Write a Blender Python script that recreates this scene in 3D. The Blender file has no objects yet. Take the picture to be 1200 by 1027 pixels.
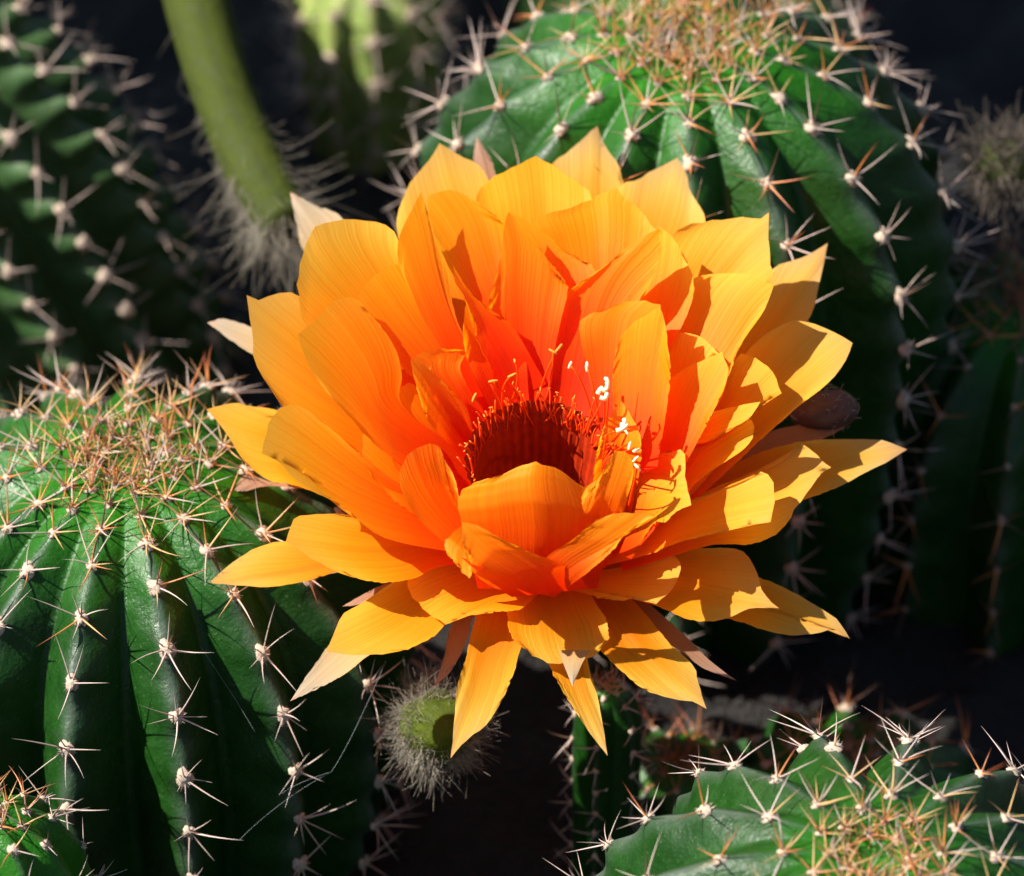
import bpy, math, random
import numpy as np
from mathutils import Vector, Matrix

random.seed(7)
RNG = np.random.default_rng(7)
scene = bpy.context.scene
COL = scene.collection

# ------------------------------------------------------------------ camera, sky, sun, exposure
S = 0.000135                       # metres covered by one photo pixel at the flower
DIST = 0.70                        # camera to flower
PITCH = math.radians(40)           # camera looks down by this much
H = 0.1026                         # height of the flower's mouth above the soil
R_ = np.array([1.0, 0, 0])
U_ = np.array([0, math.sin(PITCH), math.cos(PITCH)])
F_ = np.array([0, -math.cos(PITCH), math.sin(PITCH)])
T_ = np.array([0, 0, H])

def at(x, y, w=0.0):
    """world point seen at photo pixel (x, y), w pixels in front of the flower's mouth"""
    k = (DIST - w * S) / DIST
    return T_ + R_ * ((x - 600) * S * k) + U_ * ((513.5 - y) * S * k) + F_ * (w * S)

cam_d = bpy.data.cameras.new('camera')
cam = bpy.data.objects.new('camera', cam_d)
COL.objects.link(cam)
cam.location = T_ + F_ * DIST
cam.rotation_euler = (math.pi / 2 - PITCH, 0, 0)
cam_d.sensor_width = 36
cam_d.lens = 36 * DIST / (1200 * S)
cam_d.clip_start = 0.01
cam_d.clip_end = 100
cam_d.dof.use_dof = True
cam_d.dof.focus_distance = DIST - 10 * S
cam_d.dof.aperture_fstop = 17
scene.camera = cam

SUN_TO = Vector((-0.67, -0.02, 0.742)).normalized()
world = bpy.data.worlds.new('World')
scene.world = world
world.use_nodes = True
wn = world.node_tree
bg = wn.nodes['Background']
sky = wn.nodes.new('ShaderNodeTexSky')
sky.sky_type = 'NISHITA'
sky.sun_disc = False
sky.sun_elevation = math.asin(SUN_TO.z)
sky.sun_rotation = math.atan2(SUN_TO.x, SUN_TO.y)
bg.inputs['Strength'].default_value = 0.05
wn.links.new(sky.outputs['Color'], bg.inputs['Color'])
sun_d = bpy.data.lights.new('sun', 'SUN')
sun_d.energy = 5.0
sun_d.angle = math.radians(0.5)
sun_d.color = (1.0, 0.95, 0.86)
sun = bpy.data.objects.new('sun', sun_d)
COL.objects.link(sun)
sun.rotation_euler = SUN_TO.to_track_quat('Z', 'Y').to_euler()
sun.location = (-1, 0, 2)
scene.view_settings.view_transform = 'Standard'
scene.view_settings.look = 'None'
scene.view_settings.gamma = 1
scene.view_settings.exposure = 1.5
scene.cycles.max_bounces = 10
scene.cycles.transmission_bounces = 8
scene.cycles.diffuse_bounces = 6

# ------------------------------------------------------------------ helpers
def tag(o, label=None, cat=None, group=None, kind=None):
    for k, v in (('label', label), ('category', cat), ('group', group), ('kind', kind)):
        if v:
            o[k] = v
    return o

def link(name, mesh, parent=None, mat=None, smooth=True):
    o = bpy.data.objects.new(name, mesh)
    COL.objects.link(o)
    if parent is not None:
        o.parent = parent
        o.matrix_parent_inverse = parent.matrix_basis.inverted() if parent.type == 'EMPTY' and parent.parent is None else Matrix()
    if mat is not None and mesh is not None and not mesh.materials:
        mesh.materials.append(mat)
    if smooth and mesh is not None:
        mesh.polygons.foreach_set('use_smooth', [True] * len(mesh.polygons))
    return o

def empty(name, loc):
    o = bpy.data.objects.new(name, None)
    COL.objects.link(o)
    o.location = Vector(loc)
    o.empty_display_size = 0.01
    return o

def mesh_from(name, verts, faces):
    m = bpy.data.meshes.new(name)
    m.from_pydata([tuple(v) for v in verts], [], faces)
    m.update()
    return m

def fattr(mesh, name, vals):
    a = mesh.attributes.new(name, 'FLOAT', 'POINT')
    a.data.foreach_set('value', np.asarray(vals, dtype=np.float32).ravel())

class Mat:
    """small wrapper that makes node wiring short"""
    def __init__(self, name):
        self.m = bpy.data.materials.new(name)
        self.m.use_nodes = True
        self.t = self.m.node_tree
        self.b = self.t.nodes['Principled BSDF']
        self.out = self.t.nodes['Material Output']
    def n(self, typ, **kw):
        nd = self.t.nodes.new(typ)
        for k, v in kw.items():
            setattr(nd, k, v)
        return nd
    def l(self, a, b):
        self.t.links.new(a, b)
    def attr(self, name, typ='GEOMETRY'):
        return self.n('ShaderNodeAttribute', attribute_name=name, attribute_type=typ).outputs['Fac']
    def noise(self, scale, detail=3, rough=0.5, vec=None):
        nd = self.n('ShaderNodeTexNoise')
        nd.inputs['Scale'].default_value = scale
        nd.inputs['Detail'].default_value = detail
        nd.inputs['Roughness'].default_value = rough
        if vec is not None:
            self.l(vec, nd.inputs['Vector'])
        return nd.outputs['Fac']
    def objco(self):
        return self.n('ShaderNodeTexCoord').outputs['Object']
    def ramp(self, fac, stops):
        nd = self.n('ShaderNodeValToRGB')
        el = nd.color_ramp.elements
        while len(el) < len(stops):
            el.new(0.5)
        for e, (p, c) in zip(el, stops):
            e.position = p
            e.color = (*c, 1) if len(c) == 3 else c
        self.l(fac, nd.inputs['Fac'])
        return nd.outputs['Color']
    def mix(self, fac, a, b, mode='MIX'):
        nd = self.n('ShaderNodeMix', data_type='RGBA', blend_type=mode)
        for v, s in ((fac, nd.inputs['Factor']), (a, nd.inputs['A']), (b, nd.inputs['B'])):
            if isinstance(v, (int, float)):
                s.default_value = v
            elif isinstance(v, tuple):
                s.default_value = (*v, 1)
            else:
                self.l(v, s)
        return nd.outputs['Result']
    def math(self, op, a, b=0.0, clamp=False):
        nd = self.n('ShaderNodeMath', operation=op, use_clamp=clamp)
        for v, s in ((a, nd.inputs[0]), (b, nd.inputs[1])):
            if isinstance(v, (int, float)):
                s.default_value = v
            else:
                self.l(v, s)
        return nd.outputs[0]
    def bump(self, h, strength, dist):
        nd = self.n('ShaderNodeBump')
        nd.inputs['Strength'].default_value = strength
        nd.inputs['Distance'].default_value = dist
        self.l(h, nd.inputs['Height'])
        return nd.outputs['Normal']

# ------------------------------------------------------------------ materials
def petal_material(name, stops, tip_pale, trans=0.5):
    k = Mat(name)
    t = k.attr('along')
    x = k.attr('across')
    comb = k.n('ShaderNodeCombineXYZ')
    k.l(k.math('MULTIPLY', x, 24.0), comb.inputs[0])
    k.l(k.math('MULTIPLY', t, 0.9), comb.inputs[1])
    seed = k.attr('petal_seed', 'OBJECT')
    k.l(k.math('MULTIPLY', seed, 37.0), comb.inputs[2])
    vein = k.noise(1.0, 2, 0.5, comb.outputs[0])
    fine = k.noise(9000, 2, 0.5, k.objco())
    red = k.attr('redness', 'OBJECT')
    tt = k.math('SUBTRACT', k.math('ADD', t, k.math('MULTIPLY', k.math('SUBTRACT', vein, 0.5), 0.10)), k.math('MULTIPLY', red, 0.55))
    col = k.ramp(tt, stops)
    pale = k.attr('paleness', 'OBJECT')
    pf = k.math('MULTIPLY', k.math('MULTIPLY', k.math('POWER', k.math('MAXIMUM', t, 0.0), 7.0), pale), 0.75, True)
    axm = k.math('ABSOLUTE', x)
    pf = k.math('MULTIPLY', pf, k.math('SUBTRACT', 1.35, axm, True))
    col = k.mix(pf, col, tip_pale)
    # brownish-pink stain right at the pointed tip
    tipf = k.math('MULTIPLY', k.math('SUBTRACT', k.math('POWER', k.math('MAXIMUM', t, 0.0), 14.0), 0.12, True), k.math('MULTIPLY', pale, 0.8))
    tipf = k.math('MULTIPLY', tipf, k.math('SUBTRACT', 1.0, k.math('MULTIPLY', axm, 2.0), True))
    col = k.mix(tipf, col, (0.45, 0.20, 0.12))
    vr = k.ramp(vein, [(0.25, (0.97, 0.87, 0.80)), (0.65, (1.0, 1.0, 1.0))])
    col = k.mix(1.0, col, vr, 'MULTIPLY')
    hgt = k.math('ADD', k.math('MULTIPLY', vein, 1.0), k.math('MULTIPLY', fine, 0.12))
    nrm = k.bump(hgt, 0.30, 0.0004)
    k.l(col, k.b.inputs['Base Color'])
    k.b.inputs['Roughness'].default_value = 0.55
    k.b.inputs['Specular IOR Level'].default_value = 0.25
    k.l(nrm, k.b.inputs['Normal'])
    tr = k.n('ShaderNodeBsdfTranslucent')
    k.l(col, tr.inputs['Color'])
    k.l(nrm, tr.inputs['Normal'])
    mx = k.n('ShaderNodeMixShader')
    mx.inputs[0].default_value = trans
    k.l(k.b.outputs[0], mx.inputs[1])
    k.l(tr.outputs[0], mx.inputs[2])
    k.l(mx.outputs[0], k.out.inputs['Surface'])
    return k.m

M_PETAL = petal_material('orange_petal', [(0.0, (0.93, 0.045, 0.0)), (0.28, (0.95, 0.115, 0.0005)), (0.56, (0.95, 0.25, 0.001)), (0.82, (0.95, 0.385, 0.005)), (1.0, (0.94, 0.50, 0.025))], (0.90, 0.66, 0.32), 0.68)
M_SEPAL = petal_material('cream_sepal', [(0.0, (0.40, 0.18, 0.03)), (0.5, (0.32, 0.21, 0.09)), (1.0, (0.25, 0.20, 0.13))], (0.30, 0.25, 0.19), 0.2)
M_BROWN = petal_material('brown_sepal', [(0.0, (0.32, 0.10, 0.02)), (0.5, (0.22, 0.10, 0.04)), (1.0, (0.20, 0.11, 0.07))], (0.28, 0.19, 0.15), 0.2)

def simple(name, col, rough=0.5, trans=0.0, var=0.0, vscale=800, spec=0.3):
    k = Mat(name)
    c = k.n('ShaderNodeRGB')
    c.outputs[0].default_value = (*col, 1)
    out = c.outputs[0]
    if var:
        nz = k.noise(vscale, 3, 0.6, k.objco())
        out = k.mix(1.0, out, k.ramp(nz, [(0.3, (1 - var,) * 3), (0.7, (1 + var * 0.3,) * 3)]), 'MULTIPLY')
    k.l(out, k.b.inputs['Base Color'])
    k.b.inputs['Roughness'].default_value = rough
    k.b.inputs['Specular IOR Level'].default_value = spec
    if trans:
        tr = k.n('ShaderNodeBsdfTranslucent')
        k.l(out, tr.inputs['Color'])
        mx = k.n('ShaderNodeMixShader')
        mx.inputs[0].default_value = trans
        k.l(k.b.outputs[0], mx.inputs[1])
        k.l(tr.outputs[0], mx.inputs[2])
        k.l(mx.outputs[0], k.out.inputs['Surface'])
    return k.m

M_THROAT = simple('red_throat', (0.32, 0.018, 0.0), 0.55, 0.05, 0.3, 600)
M_FILAMENT = simple('orange_filament', (0.92, 0.10, 0.004), 0.4, 0.4)
M_ANTHER = simple('shaded_anther', (0.92, 0.24, 0.02), 0.7, 0.2, 0.3, 3000)  # deep orange paints in the shade on the throat's anthers
M_STIGMA = simple('pale_stigma', (0.95, 0.88, 0.55), 0.6, 0.3)
M_WOOL = simple('areole_wool', (0.48, 0.38, 0.30), 0.9, 0.15, 0.45, 2500, 0.1)
M_DARKWOOL = simple('dark_wool', (0.11, 0.09, 0.075), 0.95, 0.1, 0.5, 900, 0.1)  # wool in a darker grey-brown
M_GREYWOOL = simple('grey_wool', (0.28, 0.25, 0.20), 0.9, 0.2, 0.4, 1500, 0.1)

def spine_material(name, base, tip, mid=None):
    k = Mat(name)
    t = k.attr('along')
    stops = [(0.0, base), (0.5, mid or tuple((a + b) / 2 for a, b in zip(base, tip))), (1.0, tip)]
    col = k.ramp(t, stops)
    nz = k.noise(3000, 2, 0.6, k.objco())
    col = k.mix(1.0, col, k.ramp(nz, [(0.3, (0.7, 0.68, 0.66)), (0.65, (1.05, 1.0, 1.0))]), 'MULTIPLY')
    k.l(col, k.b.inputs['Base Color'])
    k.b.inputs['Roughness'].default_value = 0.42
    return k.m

SPINES = {
    'pale': spine_material('pale_spine', (0.34, 0.25, 0.21), (0.42, 0.35, 0.32), (0.45, 0.36, 0.32)),
    'straw': spine_material('straw_spine', (0.48, 0.26, 0.09), (0.34, 0.16, 0.07), (0.50, 0.34, 0.15)),
    'russet': spine_material('russet_spine', (0.55, 0.24, 0.06), (0.22, 0.05, 0.025), (0.48, 0.15, 0.05)),
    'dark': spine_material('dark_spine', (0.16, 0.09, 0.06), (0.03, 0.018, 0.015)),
}

def cactus_material(name, old, young, crest, rough=0.38):
    k = Mat(name)
    co = k.objco()
    n1 = k.noise(55, 4, 0.6, co)
    n2 = k.noise(420, 4, 0.65, co)
    yf = k.attr('young')
    col = k.mix(yf, old, young)
    col = k.mix(1.0, col, k.ramp(n1, [(0.3, (0.65, 0.72, 0.62)), (0.7, (1.25, 1.18, 1.1))]), 'MULTIPLY')
    col = k.mix(1.0, col, k.ramp(n2, [(0.3, (0.78, 0.82, 0.80)), (0.7, (1.12, 1.1, 1.08))]), 'MULTIPLY')
    # waxy grey bloom along each rib's crest, scuffs and small pale specks
    cf = k.math('MULTIPLY', k.attr('crest'), k.ramp(k.noise(160, 3, 0.6, co), [(0.3, (0.15,) * 3), (0.75, (0.8,) * 3)]))
    col = k.mix(cf, col, crest)
    sp = k.ramp(k.noise(1700, 2, 0.5, co), [(0.66, (0, 0, 0)), (0.74, (0.35,) * 3)])
    col = k.mix(sp, col, (0.10, 0.13, 0.06))
    sc = k.ramp(k.noise(150, 5, 0.75, co), [(0.66, (0, 0, 0)), (0.72, (0.35,) * 3)])
    col = k.mix(sc, col, (0.060, 0.062, 0.028))
    k.l(col, k.b.inputs['Base Color'])
    rr = k.ramp(n2, [(0.3, (rough - 0.06,) * 3), (0.75, (rough + 0.2,) * 3)])
    k.l(rr, k.b.inputs['Roughness'])
    k.b.inputs['Specular IOR Level'].default_value = 0.20
    k.b.inputs['Subsurface Weight'].default_value = 0.0
    h = k.math('ADD', k.math('ADD', k.math('MULTIPLY', n1, 1.2), k.math('MULTIPLY', n2, 0.45)), k.math('MULTIPLY', k.noise(1700, 2, 0.5, co), 0.18))
    k.l(k.bump(h, 0.5, 0.0012), k.b.inputs['Normal'])
    return k.m

M_CACTUS = cactus_material('cactus_skin', (0.0058, 0.0320, 0.0040), (0.0105, 0.090, 0.0020), (0.050, 0.068, 0.052))
M_CACTUS_FAR = cactus_material('dull_cactus_skin', (0.027, 0.064, 0.020), (0.036, 0.085, 0.018), (0.07, 0.085, 0.055), 0.5)
M_CACTUS_PALE = cactus_material('pale_cactus_skin', (0.16, 0.22, 0.06), (0.34, 0.36, 0.12), (0.40, 0.30, 0.14), 0.6)
M_TUBE = cactus_material('green_flower_tube', (0.018, 0.024, 0.0008), (0.050, 0.072, 0.0015), (0.012, 0.016, 0.003), 0.75)  # skin colour darkened to stand in for shadow on the hanging tube

def soil_material():
    k = Mat('dark_soil')
    co = k.objco()
    n = k.noise(120, 6, 0.7, co)
    n2 = k.noise(700, 4, 0.6, co)
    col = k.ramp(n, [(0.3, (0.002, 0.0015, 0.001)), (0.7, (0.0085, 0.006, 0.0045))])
    k.l(col, k.b.inputs['Base Color'])
    k.b.inputs['Roughness'].default_value = 0.95
    k.l(k.bump(k.math('ADD', n, n2), 0.9, 0.004), k.b.inputs['Normal'])
    return k.m
M_SOIL = soil_material()
M_PEBBLE = simple('brown_pebble', (0.045, 0.034, 0.025), 0.9, 0, 0.4, 300)

# ------------------------------------------------------------------ ground
def build_ground():
    n = 150
    e = np.linspace(-1, 1, n)
    g = np.sign(e) * (np.abs(e) ** 3) * 3.0 + e * 0.25
    X, Y = np.meshgrid(g, g + 0.05)
    Z = 0.003 * np.sin(X * 70 + 1) * np.cos(Y * 63) + 0.002 * np.sin(X * 190) * np.sin(Y * 170 + 2)
    Z += RNG.normal(0, 0.0006, Z.shape)
    Z = np.where(np.hypot(X, Y) > 0.6, Z * 0.5, Z)
    v = np.stack([X, Y, Z], -1).reshape(-1, 3)
    f = [(i * n + j, i * n + j + 1, (i + 1) * n + j + 1, (i + 1) * n + j) for i in range(n - 1) for j in range(n - 1)]
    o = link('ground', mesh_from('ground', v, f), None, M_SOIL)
    tag(o, 'dark brown soil between the cacti', None, None, 'structure')
build_ground()

# ------------------------------------------------------------------ thin tubes and spines
def tube_geo(path, radii, nseg=5, cap=True):
    path = np.asarray(path, float)
    n = len(path)
    tan = np.gradient(path, axis=0)
    tan /= np.linalg.norm(tan, axis=1)[:, None] + 1e-12
    ref = np.array([0.3, 0.2, 0.9]) if abs(tan[0][2]) < 0.8 else np.array([0.9, 0.3, 0.1])
    V = []
    for i in range(n):
        a = np.cross(tan[i], ref); a /= np.linalg.norm(a) + 1e-12
        b = np.cross(tan[i], a)
        for j in range(nseg):
            q = 2 * math.pi * j / nseg
            V.append(path[i] + radii[i] * (a * math.cos(q) + b * math.sin(q)))
    Fc = [(i * nseg + j, i * nseg + (j + 1) % nseg, (i + 1) * nseg + (j + 1) % nseg, (i + 1) * nseg + j) for i in range(n - 1) for j in range(nseg)]
    if cap:
        Fc.append(tuple(range(nseg))[::-1])
        Fc.append(tuple((n - 1) * nseg + j for j in range(nseg)))
    return np.array(V), Fc

def unit_spine(bend):
    t = np.linspace(0, 1, 6)
    path = np.stack([bend * t * t, bend * 0.3 * np.sin(t * 3), t], -1)
    r = 0.0185 * (1 - t ** 1.6 * 0.96)
    r[0] *= 1.25
    v, f = tube_geo(path, r, 5, False)
    return v, f, np.repeat(t, 5)

SPINE_GEO = [unit_spine(b) for b in (0.0, 0.05, -0.07, 0.11)]
SPINE_MESH = {}
for kname, mat in SPINES.items():
    for q, (v, f, a) in enumerate(SPINE_GEO):
        m = mesh_from('spine_' + kname, v, f)
        fattr(m, 'along', a)
        m.materials.append(mat)
        m.polygons.foreach_set('use_smooth', [True] * len(m.polygons))
        SPINE_MESH[kname, q] = m

def areole_geo(seed):
    """woolly pad with short fibres, unit radius, +z outwards"""
    r = np.random.default_rng(seed)
    nu, nv = 12, 7
    V, Fc = [], []
    ph = r.uniform(0, 6, 4)
    for i in range(nv):
        th = math.pi * 0.62 * i / (nv - 1)
        for j in range(nu):
            q = 2 * math.pi * j / nu
            k = 1 + 0.22 * math.sin(3 * q + ph[0] + i) + 0.16 * math.sin(5 * q + ph[1] + 2 * i) + r.normal(0, 0.06)
            V.append((k * math.sin(th) * math.cos(q), 1.15 * k * math.sin(th) * math.sin(q), 0.75 * math.cos(th) * (0.9 + 0.1 * k)))
    for i in range(nv - 1):
        for j in range(nu):
            Fc.append((i * nu + j, (i + 1) * nu + j, (i + 1) * nu + (j + 1) % nu, i * nu + (j + 1) % nu))
    V = [np.array(p) for p in V]
    for _ in range(34):
        d = r.normal(0, 1, 3); d[2] = abs(d[2]) * 0.8 + 0.1; d /= np.linalg.norm(d)
        b = d * np.array([0.85, 0.95, 0.6])
        tip = b + d * r.uniform(0.35, 0.8) + r.normal(0, 0.15, 3)
        s = np.cross(d, r.normal(0, 1, 3)); s /= np.linalg.norm(s) + 1e-9
        o = len(V)
        V += [b - s * 0.06, b + s * 0.06, tip]
        Fc.append((o, o + 1, o + 2))
    return np.array(V), Fc
AREOLE_MESH = []
for s in range(5):
    v, f = areole_geo(s)
    m = mesh_from('areole', v, f)
    m.materials.append(M_WOOL)
    m.polygons.foreach_set('use_smooth', [True] * len(m.polygons))
    AREOLE_MESH.append(m)

# ------------------------------------------------------------------ cacti
def frame(z, up):
    z = z / np.linalg.norm(z)
    x = np.cross(up, z); x /= np.linalg.norm(x) + 1e-12
    y = np.cross(z, x)
    return x, y, z

def make_cactus(name, label, cat, centre, R, hup, hdown, ribs, phase=0.0, depth=0.16, notch=0.02, axis=(0, 0, 1),
                mat=None, spacing=70, spine_len=55, group=None, max_spines=300, young_at=0.30, young_span=0.5,
                facing=-0.30, spine_r=1.0, pad=8.2, sq=2.3, woolly_top=0, tan_until=0.42, seed=1, parts=True, nspine=7, dim=0.05, crest_gain=1.0, crown=0.22, tuft=None, kinds=None):
    """globular ribbed cactus: centre is the middle of its equator, lengths in photo pixels * S"""
    rng = np.random.default_rng(seed)
    R, hup, hdown = R * S, hup * S, hdown * S
    ax = np.array(axis, float); ax /= np.linalg.norm(ax)
    ex = np.cross((0, 1, 0), ax); ex /= np.linalg.norm(ex); ey = np.cross(ax, ex)
    centre = np.asarray(centre, float)
    base = centre - ax * hdown
    thing = empty(name, base)
    tag(thing, label, cat, group)
    # profile from apex to base, as (radius, height, arc length)
    prof = []
    for q in np.linspace(0, math.pi / 2, 90):
        rr = R * math.sin(q) ** (2 / sq)
        hh = hup * math.cos(q) ** (2 / sq)
        hh -= dim * hup * math.exp(-(rr / (0.13 * R)) ** 2)
        prof.append((rr, hh))
    for q in np.linspace(0, 1, 34)[1:]:
        prof.append((R * (1 - 0.22 * q ** 2.2), -hdown * q))
    prof = np.array(prof)
    arc = np.concatenate([[0], np.cumsum(np.hypot(*np.diff(prof, axis=0).T))])
    # areole stations along a rib; closer together near the apex
    st, s = [], 0.10 * R
    while s < arc[-1] * 0.97:
        st.append(s)
        u = min(1, max(0, s / R - crown) / (0.4 if crown > 0.1 else 0.25))
        s += spacing * S * (0.42 + 0.58 * u)
    st = np.array(st)
    kk = np.interp(arc, st, np.arange(len(st)))
    def radius(i, d, off):
        rr = prof[i, 0]
        dep = depth * (0.5 + 0.5 * min(1, rr / (0.5 * R)))
        dd = math.sqrt(d * d + 0.012) - 0.109
        flank = dd ** 0.92 if dd > 0 else 0
        bumpv = notch * math.cos(2 * math.pi * (kk[i] - off)) * (1 - d) ** 1.5 * min(1, rr / (0.3 * R))
        return rr * (1 - dep * flank + bumpv)
    seg = 14
    nph = ribs * seg
    wob = rng.normal(0, 0.05, ribs)
    V, crest, young = [], [], []
    for i in range(len(prof)):
        for j in range(nph):
            rib, jj = divmod(j, seg)
            d = abs(jj / seg * 2 - 1)           # 0 on the crest, 1 in the furrow
            d = 1 - d if False else d
            ang = (rib + jj / seg - 0.5 + wob[rib] * (1 - d)) * 2 * math.pi / ribs + phase
            off = 0.5 if rib % 2 else 0.0
            r = radius(i, d, off)
            V.append(centre + ex * (r * math.cos(ang)) + ey * (r * math.sin(ang)) + ax * prof[i, 1])
            crest.append(max(0, 1 - d * 4.2) ** 1.2 * min(1, arc[i] / (0.5 * R)) * crest_gain)
            young.append(1 - min(1, max(0, (arc[i] / R - young_at) / young_span)) + (0.12 * d))
    Fc = [(i * nph + j, (i + 1) * nph + j, (i + 1) * nph + (j + 1) % nph, i * nph + (j + 1) % nph) for i in range(len(prof) - 1) for j in range(nph)]
    Fc.append(tuple(range(nph))[::-1])
    V = np.array(V) - base
    m = mesh_from('body', V, Fc)
    fattr(m, 'crest', crest)
    fattr(m, 'young', np.clip(young, 0, 1))
    b = link('body', m, None, mat or M_CACTUS)
    b.parent = thing
    # areoles
    spots = []
    for rib in range(ribs):
        off = 0.5 if rib % 2 else 0.0
        for si in range(len(st)):
            pos = si + off
            if pos > len(st) - 1:
                continue
            s = np.interp(pos, np.arange(len(st)), st) + rng.normal(0, 1.5 * S)
            fi = np.interp(s, arc, np.arange(len(arc)))
            i = min(len(prof) - 2, int(fi))
            ang = (rib + wob[rib]) * 2 * math.pi / ribs + phase
            def pt(a, i):
                r = radius(i, 0.0, off)
                return centre + ex * (r * math.cos(a)) + ey * (r * math.sin(a)) + ax * prof[i, 1]
            fr = fi - i
            p = pt(ang, i) * (1 - fr) + pt(ang, i + 1) * fr
            tan = pt(ang, max(0, i - 2)) - pt(ang, min(len(prof) - 1, i + 2))
            rad = ex * math.cos(ang) + ey * math.sin(ang)
            side = np.cross(ax, rad)
            nrm = np.cross(side, tan); nrm /= np.linalg.norm(nrm)
            if np.dot(nrm, rad) + np.dot(nrm, ax) < 0:
                nrm = -nrm
            if np.dot(nrm, F_) < facing:
                continue
            rel = p - T_
            k = DIST / (DIST - np.dot(rel, F_))
            px, py = 600 + np.dot(rel, R_) * k / S, 513.5 - np.dot(rel, U_) * k / S
            if px < -130 or px > 1330 or py < -130 or py > 1160:
                continue
            vis = np.dot(nrm, F_) + (0.8 if (-20 < px < 1220 and -20 < py < 1047) else -2)
            spots.append((vis, p, nrm, tan / np.linalg.norm(tan), s / R))
    spots.sort(key=lambda q: -q[0])
    loose_v, loose_f, loose_a, loose_m, nv = [], [], [], [], 0
    pads_v, pads_f, npv = [], [], 0
    mats = list(SPINES)
    cnt = 0
    for n_, (vis, p, nrm, tan, age) in enumerate(spots):
        x, y, z = frame(nrm, tan)
        pr = pad * S * rng.uniform(0.8, 1.25) * (0.62 + 0.38 * min(1, age / 0.6))
        rot = Matrix((x, y, z)).transposed()
        as_part = parts and cnt < max_spines
        mi = int(rng.integers(5))
        if as_part:
            ar = bpy.data.objects.new('areole', AREOLE_MESH[mi])
            COL.objects.link(ar)
            ar.parent = thing
            ar.matrix_basis = Matrix.Translation(Vector(p - base - nrm * pr * 0.2)) @ rot.to_4x4() @ Matrix.Scale(pr, 4)
            ar_inv = ar.matrix_basis.inverted()
        else:
            v, f = AREOLE_GEO[mi]
            wv = (v * pr) @ np.array([x, y, z]) + (p - base - nrm * pr * 0.2)
            pads_v.append(wv); pads_f += [tuple(q + npv for q in ff) for ff in f]; npv += len(v)
        k = nspine if age > crown + 0.18 else nspine + 3
        a0 = rng.uniform(-0.25, 0.25)
        L0 = spine_len * S * (0.85 + 0.2 * min(1, age / 0.6))
        for q in range(k + 1):
            if q < k:
                a = a0 + 2 * math.pi * (q + 0.5 + rng.normal(0, 0.16)) / k + math.pi / 2
                tilt = math.radians(rng.uniform(48, 70)) if age > 0.35 else math.radians(rng.uniform(12, 75))
                d = math.sin(tilt) * (x * math.cos(a) + y * math.sin(a)) + math.cos(tilt) * z
                L = L0 * rng.uniform(0.5, 1.2)
                if age > 0.4 and rng.random() < 0.2:
                    continue
                if age < tan_until:
                    kind = rng.choice(['straw', 'russet', 'straw', 'pale'])
                elif age < tan_until + 0.3:
                    kind = rng.choice(['pale', 'straw', 'pale', 'russet'])
                else:
                    kind = 'pale'
            else:
                if rng.random() < 0.35:
                    continue
                d = z + y * rng.uniform(0.1, 0.7) + x * rng.uniform(-0.3, 0.3)
                L = L0 * rng.uniform(0.7, 1.1)
                kind = rng.choice(['dark', 'russet']) if age < 1.0 else rng.choice(['dark', 'pale'])
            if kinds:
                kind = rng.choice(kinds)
            d = d / np.linalg.norm(d)
            sx, sy, sz = frame(d, rng.normal(0, 1, 3))
            th = L * (0.85 + 0.4 * rng.random()) * spine_r * (55 * S / max(L, 1e-6)) ** 0.6
            sm = int(rng.integers(4))
            srot = Matrix((sx * th, sy * th, sz * L)).transposed()
            if as_part:
                so = bpy.data.objects.new('spine', SPINE_MESH[str(kind), sm])
                COL.objects.link(so)
                so.parent = ar
                so.matrix_basis = ar_inv @ (Matrix.Translation(Vector(p - base)) @ srot.to_4x4())
                cnt += 1
            else:
                v, f, a_ = SPINE_GEO[sm]
                wv = v @ np.array([sx * th, sy * th, sz * L]) + (p - base)
                loose_v.append(wv); loose_f += [tuple(t + nv for t in ff) for ff in f]; nv += len(v)
                loose_a.append(a_); loose_m += [mats.index(str(kind))] * len(f)
    if tuft:
        tn, tr_, tl, kinds = tuft
        tv, tf, ta, tm, nt = [], [], [], [], 0
        for _ in range(tn):
            rr = tr_ * R * math.sqrt(rng.random()); an = rng.uniform(0, 2 * math.pi)
            rad = ex * math.cos(an) + ey * math.sin(an)
            p = centre + rad * rr + ax * np.interp(rr, prof[:90, 0], prof[:90, 1])
            d = ax + rad * rng.uniform(-0.3, 1.2) + np.cross(ax, rad) * rng.normal(0, 0.6)
            d /= np.linalg.norm(d)
            L = tl * S * rng.uniform(0.5, 1.2)
            sx, sy, sz = frame(d, rng.normal(0, 1, 3))
            th = 55 * S * 0.8 * rng.uniform(0.8, 1.2)
            v, f, a_ = SPINE_GEO[int(rng.integers(4))]
            tv.append(v @ np.array([sx * th, sy * th, sz * L]) + (p - base)); tf += [tuple(q + nt for q in ff) for ff in f]; nt += len(v)
            ta.append(a_); tm += [mats.index(str(rng.choice(kinds)))] * len(f)
        m = mesh_from('crown_tuft', np.concatenate(tv), tf)
        fattr(m, 'along', np.concatenate(ta))
        for q in mats:
            m.materials.append(SPINES[q])
        m.polygons.foreach_set('material_index', tm)
        o = link('crown_tuft', m); o.parent = thing
        o['kind'] = 'stuff'
    if loose_v:
        m = mesh_from('spines', np.concatenate(loose_v), loose_f)
        fattr(m, 'along', np.concatenate(loose_a))
        for q in mats:
            m.materials.append(SPINES[q])
        m.polygons.foreach_set('material_index', loose_m)
        o = link('spines', m); o.parent = thing
        o['kind'] = 'stuff'
    if pads_v:
        o = link('areoles', mesh_from('areoles', np.concatenate(pads_v), pads_f), None, M_WOOL); o.parent = thing
        o['kind'] = 'stuff'
    return thing
AREOLE_GEO = [areole_geo(s) for s in range(5)]

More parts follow.
